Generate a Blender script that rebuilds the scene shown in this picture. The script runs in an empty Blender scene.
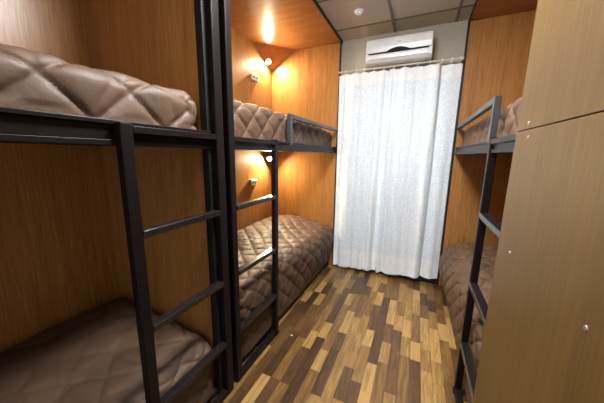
import bpy, bmesh, math, random
from mathutils import Vector, Matrix, noise
random.seed(7)
SC = bpy.context.scene
COL = SC.collection
R = math.radians

# ------------------------------------------------------------------ colours / materials
def lin(r, g, b):
    def f(c):
        c /= 255.0
        return c / 12.92 if c <= 0.04045 else ((c + 0.055) / 1.055) ** 2.4
    return (f(r), f(g), f(b), 1.0)

def new_mat(name):
    m = bpy.data.materials.new(name)
    m.use_nodes = True
    nt = m.node_tree
    return m, nt, nt.nodes, nt.links, nt.nodes['Principled BSDF']

def coords(N, L, scale, rot=(0, 0, 0)):
    tc = N.new('ShaderNodeTexCoord')
    mp = N.new('ShaderNodeMapping')
    mp.inputs['Scale'].default_value = scale
    mp.inputs['Rotation'].default_value = rot
    L.new(tc.outputs['Object'], mp.inputs['Vector'])
    return mp.outputs['Vector']

def plain(name, col, rough=0.5, metal=0.0, bump=0.0, bscale=200, spec=0.5):
    m, nt, N, L, B = new_mat(name)
    B.inputs['Base Color'].default_value = col
    B.inputs['Roughness'].default_value = rough
    B.inputs['Metallic'].default_value = metal
    B.inputs['Specular IOR Level'].default_value = spec
    v = coords(N, L, (1, 1, 1))
    n = N.new('ShaderNodeTexNoise'); n.inputs['Scale'].default_value = bscale; n.inputs['Detail'].default_value = 3
    L.new(v, n.inputs['Vector'])
    mx = N.new('ShaderNodeMix'); mx.data_type = 'RGBA'; mx.blend_type = 'MULTIPLY'
    mx.inputs[0].default_value = 0.25
    mx.inputs[6].default_value = col
    L.new(n.outputs['Fac'], mx.inputs[7]); L.new(mx.outputs[2], B.inputs['Base Color'])
    if bump:
        b = N.new('ShaderNodeBump'); b.inputs['Strength'].default_value = bump; b.inputs['Distance'].default_value = 0.001
        L.new(n.outputs['Fac'], b.inputs['Height']); L.new(b.outputs['Normal'], B.inputs['Normal'])
    return m

def laminate(name, dark, mid, light, axis='Z', rough=0.33, seed=0.0, spec=.45):
    """wood effect board, grain running along one axis"""
    m, nt, N, L, B = new_mat(name)
    lng = {'X': (0.6, 1, 1), 'Y': (1, 0.6, 1), 'Z': (1, 1, 0.6)}[axis]
    def sc(k, along): return tuple((along if a < 1 else k) for a in lng)
    v1 = coords(N, L, sc(26, 0.9)); v2 = coords(N, L, sc(150, 5.0)); v3 = coords(N, L, sc(3.2, 0.5))
    ns = []
    for v, d, s in ((v1, 5, .8), (v2, 3, 1.0), (v3, 3, .5)):
        n = N.new('ShaderNodeTexNoise'); n.noise_dimensions = '4D'
        n.inputs['W'].default_value = seed; n.inputs['Scale'].default_value = 1.0
        n.inputs['Detail'].default_value = d; n.inputs['Distortion'].default_value = s
        L.new(v, n.inputs['Vector']); ns.append(n)
    a = N.new('ShaderNodeMath'); a.operation = 'MULTIPLY_ADD'; a.inputs[1].default_value = .55
    L.new(ns[1].outputs['Fac'], a.inputs[0])
    b = N.new('ShaderNodeMath'); b.operation = 'MULTIPLY'; b.inputs[1].default_value = .3
    L.new(ns[0].outputs['Fac'], b.inputs[0]); L.new(b.outputs[0], a.inputs[2])
    c = N.new('ShaderNodeMath'); c.operation = 'MULTIPLY_ADD'; c.inputs[1].default_value = .25
    L.new(ns[2].outputs['Fac'], c.inputs[0]); L.new(a.outputs[0], c.inputs[2])
    rp = N.new('ShaderNodeValToRGB')
    e = rp.color_ramp.elements
    e[0].position = .36; e[0].color = dark; e[1].position = .74; e[1].color = light
    k = e.new(.54); k.color = mid
    L.new(c.outputs[0], rp.inputs['Fac']); L.new(rp.outputs['Color'], B.inputs['Base Color'])
    B.inputs['Specular IOR Level'].default_value = spec
    B.inputs['Roughness'].default_value = rough
    bp = N.new('ShaderNodeBump'); bp.inputs['Strength'].default_value = .12; bp.inputs['Distance'].default_value = .0006
    L.new(c.outputs[0], bp.inputs['Height']); L.new(bp.outputs['Normal'], B.inputs['Normal'])
    return m

def quilt_mat(name, col, rough=.5):
    m, nt, N, L, B = new_mat(name)
    v = coords(N, L, (1, 1, 1))
    n = N.new('ShaderNodeTexNoise'); n.inputs['Scale'].default_value = 7; n.inputs['Detail'].default_value = 4
    L.new(v, n.inputs['Vector'])
    rp = N.new('ShaderNodeValToRGB')
    rp.color_ramp.elements[0].position = .3; rp.color_ramp.elements[1].position = .75
    rp.color_ramp.elements[0].color = tuple(c * .82 for c in col[:3]) + (1,)
    rp.color_ramp.elements[1].color = tuple(min(1, c * 1.15) for c in col[:3]) + (1,)
    L.new(n.outputs['Fac'], rp.inputs['Fac']); L.new(rp.outputs['Color'], B.inputs['Base Color'])
    B.inputs['Roughness'].default_value = rough
    B.inputs['Specular IOR Level'].default_value = .38
    B.inputs['Sheen Weight'].default_value = .0
    B.inputs['Sheen Roughness'].default_value = .4
    n2 = N.new('ShaderNodeTexNoise'); n2.inputs['Scale'].default_value = 38; n2.inputs['Detail'].default_value = 4
    L.new(v, n2.inputs['Vector'])
    bp = N.new('ShaderNodeBump'); bp.inputs['Strength'].default_value = .35; bp.inputs['Distance'].default_value = .006
    L.new(n2.outputs['Fac'], bp.inputs['Height']); L.new(bp.outputs['Normal'], B.inputs['Normal'])
    return m

def parquet_mat():
    m, nt, N, L, B = new_mat('parquet_laminate')
    tc = N.new('ShaderNodeTexCoord'); sp = N.new('ShaderNodeSeparateXYZ')
    L.new(tc.outputs['Object'], sp.inputs[0])
    def M(op, a, b=None, c=None):
        n = N.new('ShaderNodeMath'); n.operation = op
        for i, v in enumerate((a, b, c)):
            if v is None: continue
            if isinstance(v, (int, float)): n.inputs[i].default_value = v
            else: L.new(v, n.inputs[i])
        return n.outputs[0]
    W, LEN = .066, .28
    gx = M('DIVIDE', sp.outputs['X'], W); row = M('FLOOR', gx); fx = M('SUBTRACT', gx, row)
    wn = N.new('ShaderNodeTexWhiteNoise'); wn.noise_dimensions = '1D'; L.new(row, wn.inputs['W'])
    gy = M('ADD', M('DIVIDE', sp.outputs['Y'], LEN), M('MULTIPLY', wn.outputs['Value'], 7.0))
    # uneven strip lengths: warp the running coordinate
    wv = M('ADD', gy, M('MULTIPLY', M('SINE', M('ADD', M('MULTIPLY', gy, 2.3), M('MULTIPLY', row, 1.7))), .22))
    idx = M('FLOOR', wv); fy = M('SUBTRACT', wv, idx)
    cb = N.new('ShaderNodeCombineXYZ'); L.new(row, cb.inputs[0]); L.new(idx, cb.inputs[1])
    wn2 = N.new('ShaderNodeTexWhiteNoise'); wn2.noise_dimensions = '3D'; L.new(cb.outputs[0], wn2.inputs['Vector'])
    mp = N.new('ShaderNodeMapping'); mp.inputs['Scale'].default_value = (55, 5, 1)
    L.new(tc.outputs['Object'], mp.inputs['Vector'])
    off = N.new('ShaderNodeVectorMath'); off.operation = 'ADD'
    L.new(mp.outputs[0], off.inputs[0]); L.new(wn2.outputs['Color'], off.inputs[1])
    sc_ = N.new('ShaderNodeVectorMath'); sc_.operation = 'SCALE'; sc_.inputs['Scale'].default_value = 30
    L.new(wn2.outputs['Color'], sc_.inputs[0]); L.new(sc_.outputs[0], off.inputs[1])
    g = N.new('ShaderNodeTexNoise'); g.inputs['Scale'].default_value = 1; g.inputs['Detail'].default_value = 5; g.inputs['Distortion'].default_value = .8
    L.new(off.outputs[0], g.inputs['Vector'])
    t = M('ADD', wn2.outputs['Value'], M('MULTIPLY', M('SUBTRACT', g.outputs['Fac'], .5), 1.0))
    rp = N.new('ShaderNodeValToRGB'); e = rp.color_ramp.elements
    e[0].position = 0; e[0].color = PARQ[0]; e[1].position = 1; e[1].color = PARQ[-1]
    for p_, c_ in zip((.25, .5, .75), PARQ[1:4]):
        k = e.new(p_); k.color = c_
    L.new(t, rp.inputs['Fac'])
    ex = M('MULTIPLY', M('MINIMUM', fx, M('SUBTRACT', 1.0, fx)), W)
    ey = M('MULTIPLY', M('MINIMUM', fy, M('SUBTRACT', 1.0, fy)), LEN)
    ed = M('MINIMUM', ex, ey)
    seam = M('LESS_THAN', ed, .0011)
    mx = N.new('ShaderNodeMix'); mx.data_type = 'RGBA'
    L.new(M('MULTIPLY', seam, .6), mx.inputs[0]); L.new(rp.outputs['Color'], mx.inputs[6]); mx.inputs[7].default_value = lin(30, 20, 14)
    L.new(mx.outputs[2], B.inputs['Base Color'])
    B.inputs['Roughness'].default_value = .34
    bp = N.new('ShaderNodeBump'); bp.inputs['Strength'].default_value = .15; bp.inputs['Distance'].default_value = .0008
    L.new(g.outputs['Fac'], bp.inputs['Height']); L.new(bp.outputs['Normal'], B.inputs['Normal'])
    return m

def curtain_mat():
    m, nt, N, L, B = new_mat('white_damask')
    v = coords(N, L, (1, 1, 1))
    vo = N.new('ShaderNodeTexVoronoi'); vo.inputs['Scale'].default_value = 60; L.new(v, vo.inputs['Vector'])
    ns = N.new('ShaderNodeTexNoise'); ns.inputs['Scale'].default_value = 90; ns.inputs['Detail'].default_value = 2; L.new(v, ns.inputs['Vector'])
    ad = N.new('ShaderNodeMath'); ad.operation = 'ADD'; L.new(vo.outputs['Distance'], ad.inputs[0]); L.new(ns.outputs['Fac'], ad.inputs[1])
    rp = N.new('ShaderNodeValToRGB'); e = rp.color_ramp.elements
    e[0].position = .62; e[0].color = (.92, .95, .965, 1); e[1].position = 1.15; e[1].color = (.70, .77, .83, 1)
    L.new(ad.outputs[0], rp.inputs['Fac'])
    B.inputs['Roughness'].default_value = .75
    L.new(rp.outputs['Color'], B.inputs['Base Color'])
    tr = N.new('ShaderNodeBsdfTranslucent'); L.new(rp.outputs['Color'], tr.inputs['Color'])
    mix = N.new('ShaderNodeMixShader'); mix.inputs[0].default_value = .06
    L.new(B.outputs[0], mix.inputs[1]); L.new(tr.outputs[0], mix.inputs[2])
    L.new(mix.outputs[0], N['Material Output'].inputs['Surface'])
    return m

def emit(name, col, strength):
    m, nt, N, L, B = new_mat(name)
    B.inputs['Base Color'].default_value = (.8, .8, .8, 1)
    B.inputs['Emission Color'].default_value = col
    B.inputs['Emission Strength'].default_value = strength
    return m

PARQ = [lin(62, 41, 24), lin(88, 61, 33), lin(112, 81, 43), lin(136, 104, 57), lin(168, 134, 80)]
LAM_V = laminate('oak_laminate_upright', lin(114, 74, 37), lin(158, 108, 56), lin(184, 134, 76), 'Z')
LAM_X = laminate('oak_laminate_crosswise', lin(122, 78, 42), lin(150, 99, 56), lin(172, 120, 72), 'X', rough=.24, seed=3)
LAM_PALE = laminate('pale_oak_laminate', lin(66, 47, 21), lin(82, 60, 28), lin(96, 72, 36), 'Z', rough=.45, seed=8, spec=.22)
METAL = plain('dark_painted_steel', (.0085, .0058, .0058, 1), .40, .0, .35, 240, .16)
RUNG = plain('worn_dark_steel', (.014, .010, .010, 1), .24, .0, .1, 200, .6)
METAL_LIT = plain('lit_painted_steel', (.040, .041, .044, 1), .36, .0, .2, 260)  # the dark steel again, greyed to paint in the light on the guard rails
TRIM = plain('black_edge_trim', (.010, .010, .011, 1), .5, spec=.3)
SLAT = plain('dark_slat_board', (.02, .016, .014, 1), .7)
QUILT = quilt_mat('brown_quilted_satin', lin(84, 62, 46), .58)
WALL = plain('beige_grey_wall_paint', lin(172, 168, 152), .8, 0, .1, 60)
CEIL = plain('ceiling_tile_board', lin(186, 179, 168), .85, 0, .3, 120)
TBAR = plain('ceiling_grid_metal', lin(110, 106, 104), .5)
WHITE = plain('white_plastic', lin(232, 234, 232), .3, 0, 0, 20)
GREYP = plain('grey_plastic', (.30, .28, .25, 1), .5)
BLACK = plain('black_plastic', (.006, .006, .007, 1), .6, spec=.15)
CHROME = plain('screw_metal', (.45, .44, .43, 1), .42, 1.0)
RODM = plain('cream_rod_paint', lin(214, 204, 182), .4)
CURT = curtain_mat()
HEM = plain('plain_white_cloth', (.93, .96, .975, 1), .75, 0, 0, 30)
PAPER = plain('white_paper', lin(225, 225, 220), .8)
LAMP_W = emit('warm_lamp_glow', (1.0, .80, .52, 1), 3600)
LAMP_C = emit('ceiling_light_glow', (1.0, .98, .94, 1), 8.5)
LAMP_D = emit('brighter_ceiling_light_glow', (.96, .985, 1.0, 1), 116)

# ------------------------------------------------------------------ object helpers
def wloc(o):
    p = Vector((0, 0, 0))
    while o is not None:
        p += Vector(o.location); o = o.parent
    return p

def thing(name, label, cat, loc, group=None):
    o = bpy.data.objects.new(name, None); COL.objects.link(o)
    o.empty_display_size = .1; o.location = loc
    o['label'] = label; o['category'] = cat
    if group: o['group'] = group
    return o

def obj(name, bm, mat, parent=None, bevel=0.0, smooth=False, seg=2):
    off = wloc(parent) if parent is not None else Vector((0, 0, 0))
    bmesh.ops.recalc_face_normals(bm, faces=bm.faces[:])
    if off.length: bmesh.ops.translate(bm, verts=bm.verts[:], vec=-off)
    me = bpy.data.meshes.new(name); bm.to_mesh(me); bm.free()
    me.materials.append(mat)
    if smooth:
        for p in me.polygons: p.use_smooth = True
    o = bpy.data.objects.new(name, me); COL.objects.link(o)
    if parent is not None: o.parent = parent
    if bevel:
        b = o.modifiers.new('Bevel', 'BEVEL'); b.width = bevel; b.segments = seg; b.limit_method = 'ANGLE'; b.angle_limit = R(40)
    return o

def rebase(o):
    """put a lone mesh's origin at the middle of its base"""
    me = o.data
    xs = [v.co for v in me.vertices]
    c = Vector(((min(v.x for v in xs) + max(v.x for v in xs)) / 2, (min(v.y for v in xs) + max(v.y for v in xs)) / 2, min(v.z for v in xs)))
    me.transform(Matrix.Translation(-c)); o.location = c
    return o

def tag(o, label, cat, group=None):
    o['label'] = label; o['category'] = cat
    if group: o['group'] = group
    return o

def struct(name, bm, mat, parent=None, bevel=0):
    o = obj(name, bm, mat, parent, bevel)
    if parent is None: o['kind'] = 'structure'
    return o

def box(bm, x0, x1, y0, y1, z0, z1):
    x0, x1 = min(x0, x1), max(x0, x1); y0, y1 = min(y0, y1), max(y0, y1); z0, z1 = min(z0, z1), max(z0, z1)
    v = [bm.verts.new(p) for p in ((x0, y0, z0), (x1, y0, z0), (x1, y1, z0), (x0, y1, z0), (x0, y0, z1), (x1, y0, z1), (x1, y1, z1), (x0, y1, z1))]
    for f in ((0, 3, 2, 1), (4, 5, 6, 7), (0, 1, 5, 4), (1, 2, 6, 5), (2, 3, 7, 6), (3, 0, 4, 7)):
        bm.faces.new([v[i] for i in f])
    return bm

def bx(*a):
    return box(bmesh.new(), *a)

def cyl(bm, c, n, r, h, r2=None, seg=32):
    """closed cylinder/cone from point c along n"""
    n = Vector(n).normalized(); q = Vector((0, 0, 1)).rotation_difference(n).to_matrix().to_4x4()
    bmesh.ops.create_cone(bm, cap_ends=True, segments=seg, radius1=r, radius2=r if r2 is None else r2, depth=h,
                          matrix=Matrix.Translation(Vector(c) + n * h / 2) @ q)
    return bm

def lathe(c, n, prof, seg=40):
    """profile of (radius, height) swept round the axis n at c"""
    bm = bmesh.new(); n = Vector(n).normalized(); q = Vector((0, 0, 1)).rotation_difference(n).to_matrix()
    rings = []
    for r, h in prof:
        rings.append([bm.verts.new(Vector(c) + q @ Vector((max(r, 1e-4) * math.cos(2 * math.pi * i / seg), max(r, 1e-4) * math.sin(2 * math.pi * i / seg), h))) for i in range(seg)])
    for a, b in zip(rings[:-1], rings[1:]):
        for i in range(seg):
            j = (i + 1) % seg; bm.faces.new((a[i], a[j], b[j], b[i]))
    bm.faces.new(rings[0][::-1]); bm.faces.new(rings[-1])
    return bm

def torus(c, axis, R0, r, seg=24, sub=10):
    bm = bmesh.new(); q = Vector((0, 0, 1)).rotation_difference(Vector(axis).normalized()).to_matrix(); g = []
    for i in range(seg):
        a = 2 * math.pi * i / seg
        g.append([bm.verts.new(Vector(c) + q @ Vector(((R0 + r * math.cos(2 * math.pi * k / sub)) * math.cos(a), (R0 + r * math.cos(2 * math.pi * k / sub)) * math.sin(a), r * math.sin(2 * math.pi * k / sub)))) for k in range(sub)])
    for i in range(seg):
        for k in range(sub):
            bm.faces.new((g[i][k], g[(i + 1) % seg][k], g[(i + 1) % seg][(k + 1) % sub], g[i][(k + 1) % sub]))
    return bm

# ------------------------------------------------------------------ dimensions (metres)
XL, XR = -.881, .311            # front planes of the left and right bunks
DEP = .89
XBL, XBR = XL - DEP, XR + DEP   # faces of the back panels
YE = 2.955                      # face of the far end panels
YW = 2.975                      # window wall
HC, H = 2.590, 2.610            # underside of the canopies, ceiling
YN = -1.25                      # wall behind the camera
ZT, ZB = 1.467, 1.400           # upper bed rail

# ------------------------------------------------------------------ the room
struct('floor', bx(XBL - .1, XBR + .1, YN - .1, YW + .2, -.06, 0), parquet_mat())
ce = struct('ceiling', bx(XBL - .1, XBR + .1, YN - .1, YW + .2, H, H + .05), CEIL)
bm = bmesh.new()
for x in (-.33, .205): box(bm, x - .012, x + .012, YN, YW, H - .004, H + .001)
for k in range(8):
    y = 2.72 - .535 * k
    if y > YN: box(bm, XL, XR, y - .012, y + .012, H - .003, H + .001)
struct('ceiling_grid', bm, TBAR, ce)
struct('wall_left', bx(XBL - .12, XBL - .022, YN - .1, YW + .2, 0, H), WALL)
struct('wall_right', bx(XBR + .022, XBR + .12, YN - .1, YW + .2, 0, H), WALL)
DX0, DX1, DZ = -.76, .24, 2.08          # unseen open doorway behind the camera, added to let fill daylight in
bm = bmesh.new()
box(bm, XBL - .022, DX0, YN - .1, YN, 0, H); box(bm, DX1, XBR + .022, YN - .1, YN, 0, H); box(bm, DX0, DX1, YN - .1, YN, DZ, H)
struct('wall_near', bm, WALL)
bm = bmesh.new()
box(bm, DX0, DX0 + .03, YN - .1, YN + .01, 0, DZ - .03); box(bm, DX1 - .03, DX1, YN - .1, YN + .01, 0, DZ - .03); box(bm, DX0, DX1, YN - .1, YN + .01, DZ - .03, DZ)
struct('added_doorway_1', bm, TRIM)
# window wall with an opening behind the curtains
WX0, WX1, WZ0, WZ1 = -.70, .14, .95, 2.05
bm = bmesh.new()
box(bm, XBL - .022, WX0, YW, YW + .16, 0, H); box(bm, WX1, XBR + .022, YW, YW + .16, 0, H)
box(bm, WX0, WX1, YW, YW + .16, 0, WZ0); box(bm, WX0, WX1, YW, YW + .16, WZ1, H)
struct('wall_far', bm, WALL)
bm = bmesh.new(); t = .05
box(bm, WX0, WX1, YW + .08, YW + .13, WZ0, WZ0 + t); box(bm, WX0, WX1, YW + .08, YW + .13, WZ1 - t, WZ1)
for a, b in ((WX0, WX0 + t), (WX1 - t, WX1), (-.305, -.255)): box(bm, a, b, YW + .08, YW + .13, WZ0 + t, WZ1 - t)
w = struct('window_1', bm, WHITE)
gm, nt, N, L, B = new_mat('window_glass')
B.inputs['Transmission Weight'].default_value = 1; B.inputs['Roughness'].default_value = .02; B.inputs['IOR'].default_value = 1.05
obj('window_pane', bx(WX0 + t, WX1 - t, YW + .1, YW + .106, WZ0 + t, WZ1 - t), gm, w)
struct('shaded_baseboard_far', bx(XL, XR, YW - .012, YW, 0, .06), TRIM)  # baseboard coloured black to paint the shadow beneath the curtain hems

# ------------------------------------------------------------------ bunks
def bunk(label, sg, xf, y0, y1, post_y, lad_y, base_y, guard_y=None, metal=METAL, flush=False, corner=False, near_panel=True, panel_screws=(), trim=.0, trim_w=.018):
    """sg: direction from the aisle into the bunk; xf: front plane; post_y / lad_y: (from, to) of the front post and of the ladder rail"""
    X = lambda d: xf + sg * d
    t = thing('bunk_bed', label, 'bunk bed', (X(DEP / 2), (y0 + y1) / 2, 0), 'bunk beds built into both sides of the room')
    obj('back_panel', bx(X(DEP), X(DEP + .018), y0, y1, .0, HC), LAM_V, t)
    e = obj('end_panel', bx(X(trim + trim_w), X(DEP), y1, y1 + .016, 0, HC), LAM_V, t)
    obj('edge_trim', bx(X(trim), X(trim + trim_w), y1 - .003, y1 + .018, 0, HC - .001), TRIM, e, .002)
    for (d, z) in panel_screws:
        obj('screw', cyl(bmesh.new(), (X(d), y1 - .0001, z), (0, -1, 0), .006, .003, .0045, 14), CHROME, e)
    if near_panel:
        obj('end_panel', bx(X(.058), X(DEP), y0 - .016, y0, 0, HC), LAM_V, t)
    c = obj('canopy_panel', bx(X(.0), X(DEP + .018), y0 - .016, y1 + .016, HC, H - .001), LAM_X, t)
    bm = bmesh.new(); box(bm, X(-.010), X(0), y0 - .016, y1 + .016, HC - .012, H - .001)
    obj('edge_trim', bm, TRIM, c, .002)
    if corner:
        bm = bmesh.new()
        A, Bq, Cq, Dq = [bm.verts.new(p) for p in ((X(DEP - .001), 2.55, HC - .0005), (X(DEP - .001), y1 - .001, 2.385), (X(DEP - .32), y1 - .001, HC - .0005), (X(DEP - .001), y1 - .001, HC - .0005))]
        for f in ((A, Bq, Cq), (A, Cq, Dq), (A, Dq, Bq), (Bq, Dq, Cq)): bm.faces.new(f)
        obj('corner_panel', bm, LAM_X, t)
    # steel frame
    obj('front_post', bx(X(0), X(.042), post_y[0], post_y[1], 0, HC - .002), metal, t, .006, seg=3)
    ra, rb = (y0, post_y[0]) if post_y[0] > (y0 + y1) / 2 else (post_y[1], y1)
    zt = ZT if flush else ZT + .014
    bm = bmesh.new()
    box(bm, X(.010 if flush else .028), X(.05), ra, rb, zt - .014, zt)
    box(bm, X(.016 if flush else .042), X(.05), ra, rb, ZB + .018, zt - .014)
    box(bm, X(.008 if flush else .024), X(.05), ra, rb, ZB, ZB + .018)
    obj('upper_rail', bm, metal, t, .002)
    obj('upper_slat_base', bx(X(.052), X(DEP - .002), y0 + .002, y1 - .004, ZB + .012, ZB + .034), SLAT, t)
    obj('lower_slat_base', bx(X(.06), X(DEP - .002), y0 + .002, y1 - .004, .02, .045), SLAT, t)
    obj('lower_rail', bx(X(.002), X(.036), base_y[0], base_y[1], .002, .04), metal, t, .003)
    # ladder
    la, lb = lad_y
    l = obj('ladder', bx(X(0), X(.036), la, lb, 0, ZT + .008), metal, t, .005, seg=3)
    if post_y[0] > lb: ga, gb = lb, post_y[0]
    else: ga, gb = post_y[1], la
    obj('ladder_top_bar', bx(X(.001), X(.034), ga, gb, ZT - .026, ZT), metal, l, .003)
    for z in (1.10, .715, .35):
        obj('rung', bx(X(-.004), X(.036), ga - .001, gb + .001, z - .028, z), RUNG, l, .004, seg=3)
    obj('rubber_foot', bx(X(-.004), X(.040), la - .004, lb + .004, 0, .022), BLACK, l, .003)
    if guard_y:
        gpa, gpb = guard_y
        g = obj('guard_rail', bx(X(.0), X(.03), gpb, y1 - .004, 1.640, 1.672), METAL_LIT, t, .003)
        obj('guard_post', bx(X(.0), X(.03), gpa, gpb, ZT - .02, 1.674), METAL_LIT, g, .003)
    return t

bunk('nearest bunk bed on the left, dark oak interior behind a black steel ladder', -1, XL, -.80, .946,
     (.963, 1.014), (.528, .570), (-.80, .963), panel_screws=((.10, 1.283), (.10, .95)), trim=.036, trim_w=.042)
bunk('far left bunk bed lit by two reading lamps', -1, XL, 1.075, YE,
     (1.052, 1.096), (1.512, 1.552), (1.096, 1.512), (1.735, 1.770), flush=True, corner=True)
bunk('right-hand bunk bed half hidden behind the pale wooden dividing panel', 1, XR, 1.125, YE,
     (1.107, 1.137), (1.540, 1.572), (1.137, 1.540), (1.578, 1.608), flush=True, trim=-.012)

# ------------------------------------------------------------------ quilted mattresses
def quilted(name, label, x0, x1, y0, y1, z0, z1, r, w=.2, amp=.011, top=None, front=None, seed=0, step=.0085, wr=.0095, wv=None):
    """rounded bed shape with diamond stitched quilting; top(fx, fy) adds to the height, front bulges the aisle side"""
    wv = wv or w
    sg = 1 if abs(x1) < abs(x0) else -1      # side of the bed that faces the aisle: +x on the left, -x on the right
    if x1 > .5: sg = -1
    nx, ny, nz = max(6, int((x1 - x0) / step)), max(6, int((y1 - y0) / step)), max(5, int((z1 - z0) / step))
    bm = bmesh.new(); cache = {}
    so = Vector((seed * 3.7, seed * 1.9, seed * 5.1))
    def vert(i, j, k):
        key = (i, j, k)
        if key in cache: return cache[key]
        p = Vector((x0 + (x1 - x0) * i / nx, y0 + (y1 - y0) * j / ny, z0 + (z1 - z0) * k / nz))
        rb = min(r, .03)
        q = Vector((min(max(p.x, x0 + r), x1 - r), min(max(p.y, y0 + r), y1 - r), min(max(p.z, z0 + rb), z1 - r)))
        n = p - q
        if n.length < 1e-6: n = Vector((0, 0, 1))
        n.normalize()
        rr = r if p.z >= q.z else None
        pp = q + n * r if p.z >= q.z - 1e-9 else q + Vector((n.x * r, n.y * r, n.z * rb))
        fx = (p.x - x0) / (x1 - x0); fx = fx if sg < 0 else 1 - fx        # 0 at the aisle, 1 at the wall
        fy = (p.y - y0) / (y1 - y0)
        drop = z1 - pp.z
        ex = max(0, pp.x - (x1 - r)) if sg > 0 else max(0, (x0 + r) - pp.x)
        u = pp.x + sg * (drop if (sg > 0 and p.x > x1 - r) or (sg < 0 and p.x < x0 + r) else 0)
        v = pp.y + (drop if p.y > y1 - r else (-drop if p.y < y0 + r else 0))
        u += .024 * noise.noise(Vector((pp.x * 3.1, pp.y * 3.1, pp.z * 3)) + so); v += .024 * noise.noise(Vector((pp.x * 3.1, pp.y * 3.1, pp.z * 3 + 9)) + so)
        a, b = u / w + v / wv, u / w - v / wv
        sa, sb = abs(math.sin(math.pi * a)), abs(math.sin(math.pi * b))
        da, db = sa * w / 4.4, sb * w / 4.4                   # distance to the nearest stitch lines
        h = amp * (.60 * (1 - math.exp(-da / .007)) * (1 - math.exp(-db / .007)) + .40 * sa * sb - .75)
        h += wr * noise.noise(Vector((pp.x * 5.5, pp.y * 4.0, pp.z * 5)) + so) + wr * .4 * noise.noise(Vector((pp.x * 14, pp.y * 11, pp.z * 12)) + so)
        h -= .0045 * max(0, 1 - abs(noise.noise(Vector((pp.x * 9 + pp.y * 3, pp.y * 6 - pp.x * 4, pp.z * 8)) + so * 2)) * 5) ** 2
        kz = (p.z - z0) / (z1 - z0)
        if k > 0:
            pp = pp + n * h * min(1, kz * 4)
            if top: pp.z += top(fx, fy) * kz
            if front: pp.x += sg * front(fy, kz) * max(0, 1 - fx * 3)
        pp.y = min(max(pp.y, y0 - .012), y1 + .012)
        if sg > 0: pp.x = min(max(pp.x, x0 - .006), x1 + (.0 if kz < .35 and z0 > 1 else .09))
        else: pp.x = max(min(pp.x, x1 + .006), x0 - (.0 if kz < .35 and z0 > 1 else .08))
        if pp.y < 1.64 and z0 < 1: pp.x = min(pp.x, x1) if sg > 0 else max(pp.x, x0)
        cache[key] = bm.verts.new(pp); return cache[key]
    def quad(a, b, c, d): bm.faces.new((vert(*a), vert(*b), vert(*c), vert(*d)))
    for i in range(nx):
        for j in range(ny):
            quad((i, j, nz), (i + 1, j, nz), (i + 1, j + 1, nz), (i, j + 1, nz))
            quad((i, j, 0), (i, j + 1, 0), (i + 1, j + 1, 0), (i + 1, j, 0))
        for k in range(nz):
            quad((i, 0, k), (i + 1, 0, k), (i + 1, 0, k + 1), (i, 0, k + 1))
            quad((i, ny, k), (i, ny, k + 1), (i + 1, ny, k + 1), (i + 1, ny, k))
    for j in range(ny):
        for k in range(nz):
            quad((0, j, k), (0, j, k + 1), (0, j + 1, k + 1), (0, j + 1, k))
            quad((nx, j, k), (nx, j + 1, k), (nx, j + 1, k + 1), (nx, j, k + 1))
    o = rebase(obj(name, bm, QUILT, None, smooth=True))
    return tag(o, label, 'mattress', 'mattresses in brown quilted covers')

XBIL, XBIR = XBL + .012, XBR - .012
quilted('quilted_mattress', 'brown quilted mattress on the upper level of the nearest left bunk',
        XBIL, XL - .054, -.78, .930, ZB + .036, 1.655, .06, .25, .020, lambda fx, fy: -.012 * (1 - fx), None, 1)
quilted('quilted_mattress', 'brown quilted mattress in the dark lower level of the nearest left bunk',
        XBIL, XL - .042, -.78, .936, .047, .46, .08, .21, .014, lambda fx, fy: -.075 * (1 - fx) ** 1.5, None, 2)
quilted('quilted_mattress', 'brown quilted mattress behind the guard rail on the far left upper berth',
        XBIL, XL - .054, 1.10, YE - .018, ZB + .036, 1.685, .065, .17, .020, lambda fx, fy: -.04 * max(0, fy - .6) / .4, None, 3)
quilted('quilted_mattress', 'brown quilted mattress in the lamplit lower berth of the far left bunk',
        XBIL, XL - .042, 1.10, YE - .014, .047, .575, .10, .165, .016, lambda fx, fy: -.03 * (1 - fx) + .05 * math.exp(-((fx - .55) / .3) ** 2) * fy, lambda fy, kz: .065 * min(1, kz * 1.6) * min(1, max(0, (fy - .3) / .35)), 4)
quilted('quilted_mattress', 'brown quilted mattress on the upper level of the right-hand bunk',
        XR + .054, XBIR, 1.15, YE - .018, ZB + .036, 1.650, .06, .17, .020, None, None, 5)
quilted('quilted_mattress', 'brown quilted mattress on the lower level of the right-hand bunk',
        XR + .044, XBIR, 1.15, YE - .018, .047, .60, .15, .165, .017, lambda fx, fy: -.03 * (1 - fx), lambda fy, kz: .11 * math.sin(math.pi * min(1, max(0, kz))) * max(0, fy - .3), 6)

# ------------------------------------------------------------------ reading lamps and sockets
def reading_lamp(label, p, n, back=None):
    t = thing('reading_lamp', label, 'lamp', p, 'reading lamps in the far left bunk')
    n = Vector(n).normalized()
    obj('housing', lathe(p, n, [(.032, 0), (.034, .012), (.034, .022), (.026, .024), (.024, .019)], 32), WHITE, t, smooth=False)
    obj('lens', lathe(Vector(p) + n * .018, n, [(.024, 0), (.022, .004), (.012, .008), (.001, .009)], 24), LAMP_W, t, smooth=True)
    if back is not None:
        d = Vector(back) - Vector(p)
        obj('bracket', cyl(bmesh.new(), p, d, .012, d.length, seg=16), WHITE, t)
    return t

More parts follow.
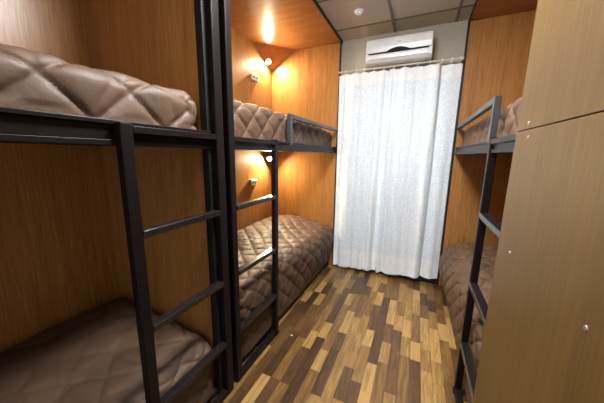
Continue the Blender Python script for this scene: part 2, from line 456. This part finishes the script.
NRM = Vector((-.32, 0, 0))
A_, B_, C_ = Vector((XBL, 2.55, HC)), Vector((XBL, YE, 2.385)), Vector((XBL + .32, YE, HC))
nn = (B_ - A_).cross(C_ - A_).normalized()
if nn.z > 0: nn = -nn
pc = A_ * .33 + B_ * .58 + C_ * .09
reading_lamp('glowing round reading lamp in the top back corner of the far left upper berth', pc + nn * .002, nn)
reading_lamp('glowing round reading lamp on the back panel of the far left lower berth',
             (XBL + .05, 2.80, 1.33), (.55, -.6, -.55), (XBL + .001, 2.80, 1.33))

def socket(label, y, z):
    t = thing('wall_socket', label, 'socket', (XBL, y, z), 'wall sockets beside the reading lamps')
    obj('plate', bx(XBL, XBL + .026, y - .062, y + .062, z - .034, z + .034), WHITE, t, .005)
    for s in (-.027, .027):
        r_ = obj('socket_well', lathe((XBL + .0262, y + s, z), (1, 0, 0), [(.022, 0), (.022, .002), (.019, .002), (.018, .0012)], 24), GREYP, t)
        for k in (-.008, .008):
            obj('pin_hole', cyl(bmesh.new(), (XBL + .0266, y + s + k, z), (1, 0, 0), .0055, .0015, seg=10), BLACK, r_)
    return t
socket('white double socket on the back panel of the far left upper berth', 2.567, 2.217)
socket('white double socket on the back panel of the far left lower berth', 2.50, 1.048)

# ------------------------------------------------------------------ dividing panel
PX = .291
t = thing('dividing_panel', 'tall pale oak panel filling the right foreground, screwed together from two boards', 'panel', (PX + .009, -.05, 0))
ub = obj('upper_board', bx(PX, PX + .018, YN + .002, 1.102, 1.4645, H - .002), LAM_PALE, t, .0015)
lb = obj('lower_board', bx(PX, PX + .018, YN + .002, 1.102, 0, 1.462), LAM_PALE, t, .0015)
for par, y, z in ((ub, 1.0, 1.482), (lb, .985, 1.440), (lb, .974, 1.082), (lb, .565, 1.090)):
    obj('screw', cyl(bmesh.new(), (PX + .001, y, z), (-1, 0, 0), .0055, .003, .0045, 16), CHROME, par)

# ------------------------------------------------------------------ curtains
YC = 2.885
ZR = 2.262
t = thing('curtain_rod', 'cream curtain rod running below the air conditioner', 'curtain rod', (-.285, YC, ZR))
bm = bmesh.new(); cyl(bm, (XL + .004, YC, ZR), (1, 0, 0), .0085, XR - XL - .022, seg=20); obj('rod', bm, RODM, t, smooth=False)
for x in (XL + .05, XR - .029):
    bm = bmesh.new(); cyl(bm, (x, YC, ZR), (0, 1, 0), .006, YW - YC, seg=12); box(bm, x - .012, x + .012, YW - .006, YW, ZR - .03, ZR + .03)
    obj('bracket', bm, RODM, t)

def fold(s, f):
    # the right curtain: a raised fold three quarters across, the rest lies further back
    e = .70 + .02 * math.sin(f * 3)
    k = min(1, max(0, (s - e) / .05)); k = k * k * (3 - 2 * k)
    return .050 * k - .022 * math.exp(-((s - e + .02) / .05) ** 2) - .014 * math.exp(-(s / .06) ** 2) - .014 * math.exp(-((s - .22) / .04) ** 2) * (1 - f)

def curtain(label, x0t, x1t, x0b, x1b, zh, rings, seed, hem, NF=5.0):
    t = thing('curtain', label, 'curtain', ((x0t + x1t) / 2, YC, 0), 'pair of white curtains')
    bm = bmesh.new(); NU, NV = 190, 90; g = []
    for j in range(NV + 1):
        f = j / NV; row = []                                    # 0 top, 1 hem
        for i in range(NU + 1):
            s = i / NU
            ph = s * NF + .6 * noise.noise(Vector((s * 4, seed, 0))) * 2 + .35 * noise.noise(Vector((s * 3, f * 1.1, seed + 5)))
            amp = .012 + .020 * f ** .6
            big = noise.noise(Vector((s * 5.5, f * .7, seed + 2)))
            y = YC + amp * math.sin(ph * 2 * math.pi * .62) * (.45 + .8 * abs(big)) + .035 * big * f + (.040 * max(0, (s - .86) / .14) if x0t < -.5 else fold(s, f)) + .004 * noise.noise(Vector((s * 22, f * 9, seed)))
            x = (x0t + (x1t - x0t) * s) * (1 - f) + (x0b + (x1b - x0b) * s) * f + .006 * math.cos(ph * 2 * math.pi * .62)
            # cloth sags a little between the rings at the top
            sag = 0
            if rings:
                dmin = min(abs(x - q) for q in rings); sag = min(.014, dmin * .22)
            ztop = ZR - .024 - sag * (1 - f) ** 6
            z = ztop + (hem(s) - ztop) * f
            row.append(bm.verts.new((x, y, z)))
        g.append(row)
    for j in range(NV):
        for i in range(NU):
            bm.faces.new((g[j][i], g[j][i + 1], g[j + 1][i + 1], g[j + 1][i]))
    cl = obj('cloth', bm, CURT, t, smooth=True); cl.data.materials.append(HEM)
    for k, p in enumerate(cl.data.polygons):
        if not 5 <= k // NU < 81: p.material_index = 1      # plain header tape and hem
    for q in rings:
        obj('curtain_ring', torus((q, YC, ZR - .0045), (1, .35, 0), .0185, .0034), WHITE, t, smooth=True)
    return t
RX = [-.80, -.687, -.604, -.502, -.403]
RX2 = [-.308, -.205, -.088, .016, .116, .197, .268]
curtain('left white patterned curtain hanging beside the far left bunk', XL + .008, -.325, XL + .012, -.358, .04, RX, 11, lambda s: .030 + .012 * s)
curtain('right white patterned curtain hanging beside the right-hand bunk', -.352, XR - .021, -.346, XR - .022, .06, RX2, 23, lambda s: .045 + .028 * s)

# ------------------------------------------------------------------ air conditioner
ax0, ax1 = -.572, .026
t = thing('air_conditioner', 'white split air conditioner on the wall above the curtain rod', 'air conditioner', ((ax0 + ax1) / 2, 2.88, 2.25))
def extrude_x(prof, x0, x1):
    bm = bmesh.new()
    a = [bm.verts.new((x0, y, z)) for y, z in prof]; b = [bm.verts.new((x1, y, z)) for y, z in prof]
    n = len(prof)
    for i in range(n): bm.faces.new((a[i], a[(i + 1) % n], b[(i + 1) % n], b[i]))
    bm.faces.new(a[::-1]); bm.faces.new(b)
    return bm
obj('body', extrude_x([(YW, 2.290), (2.86, 2.280), (2.80, 2.284), (2.776, 2.300), (2.770, 2.325), (2.770, 2.455), (2.782, 2.492), (2.82, 2.502), (YW, 2.502)], ax0, ax1), WHITE, t, .006, seg=3)
obj('front_cover', extrude_x([(2.772, 2.362), (2.760, 2.366), (2.756, 2.41), (2.760, 2.465), (2.772, 2.490)], ax0 + .006, ax1 - .006), WHITE, t, .004)
# dark air slot: thin line with an arched display recess in the middle
bm = bmesh.new(); xs = [ax0 + .03 + (ax1 - ax0 - .06) * i / 60 for i in range(61)]; cx = (ax0 + ax1) / 2 + .005
top = []; bot = []
for x in xs:
    u = (x - cx) / .110; bump = .032 * max(0, 1 - u * u)
    top.append((x, 2.360 + bump)); bot.append((x, 2.354))
ring = top + bot[::-1]
f0 = [bm.verts.new((x, 2.7535, z)) for x, z in ring]; f1 = [bm.verts.new((x, 2.771, z)) for x, z in ring]
n = len(ring)
for i in range(n): bm.faces.new((f0[i], f0[(i + 1) % n], f1[(i + 1) % n], f1[i]))
for i in range(60):
    bm.faces.new((f0[i], f0[i + 1], f0[n - 2 - i], f0[n - 1 - i])); bm.faces.new((f1[i], f1[n - 1 - i], f1[n - 2 - i], f1[i + 1]))
obj('display_slot', bm, BLACK, t)
obj('outlet_flap', extrude_x([(2.772, 2.304), (2.764, 2.308), (2.7615, 2.330), (2.7635, 2.350), (2.772, 2.352)], ax0 + .03, ax1 - .03), WHITE, t, .002)
bm = bmesh.new()
for s in (-.012, .0, .012): box(bm, cx + s - .004, cx + s + .004, 2.7553, 2.758, 2.436, 2.441)
obj('logo', bm, plain('grey_print', lin(150, 152, 155), .5), t)

# ------------------------------------------------------------------ ceiling fittings
t = thing('smoke_detector', 'small round white smoke detector on the ceiling tile', 'smoke detector', (-.586, 2.45, H))
obj('base', lathe((-.586, 2.45, H), (0, 0, -1), [(.040, 0), (.041, .006), (.036, .010)], 36), WHITE, t)
obj('sensor_cap', lathe((-.586, 2.45, H - .010), (0, 0, -1), [(.026, 0), (.026, .010), (.021, .015), (.008, .017)], 30), WHITE, t)
for label, y in (('square ceiling light panel above the nearest bunk ladder', .05), ('square ceiling light panel above the middle of the aisle', 1.15)):
    t = thing('ceiling_light', label, 'ceiling light', (-.285, y, H), 'ceiling lights over the aisle')
    bm = bmesh.new(); s = .19
    for a in ((-s, s, -s, -s + .012), (-s, s, s - .012, s), (-s, -s + .012, -s + .012, s - .012), (s - .012, s, -s + .012, s - .012)):
        box(bm, -.285 + a[0], -.285 + a[1], y + a[2], y + a[3], H - .030, H - .0045)
    obj('frame', bm, WHITE, t)
    obj('diffuser', bx(-.285 - s + .012, -.285 + s - .012, y - s + .012, y + s - .012, H - .07, H - .0045), LAMP_C if y < 1 else LAMP_D, t)

# scrap of paper on the floor
bm = bmesh.new()
vs = [bm.verts.new(p) for p in ((-.784, 1.560, .001), (-.770, 1.556, .004), (-.766, 1.571, .001), (-.780, 1.574, .005), (-.775, 1.565, .008))]
for f in ((0, 1, 4), (1, 2, 4), (2, 3, 4), (3, 0, 4), (3, 2, 1, 0)): bm.faces.new([vs[i] for i in f])
tag(rebase(obj('paper_scrap', bm, PAPER)), 'tiny white scrap of paper on the parquet by the far left ladder', 'paper')

# ------------------------------------------------------------------ daylight outside the window and the added doorway, camera, view
wd = bpy.data.worlds.new('World'); SC.world = wd; wd.use_nodes = True
bg = wd.node_tree.nodes['Background']; bg.inputs['Color'].default_value = (.94, .97, 1, 1); bg.inputs['Strength'].default_value = 1.3

cd = bpy.data.cameras.new('Camera'); cam = bpy.data.objects.new('Camera', cd); COL.objects.link(cam)
r_ = Vector((0.91077, 0.41267, 0.01437)); u_ = Vector((-0.08814, 0.16029, 0.98313)); f_ = Vector((-0.40340, 0.89667, -0.18236))
Mx = Matrix((r_, u_, -f_)).transposed().to_4x4(); Mx.translation = Vector((0, 0, 1.38))
cam.matrix_world = Mx
cd.sensor_width = 36; cd.lens = 254.378 * 36 / 604; cd.clip_start = .02
SC.camera = cam
vs_ = SC.view_settings
vs_.view_transform = 'Standard'; vs_.look = 'None'; vs_.gamma = 1; vs_.use_curve_mapping = False
vs_.exposure = 0.75
SC.cycles.max_bounces = 8
SC.cycles.use_denoising = True
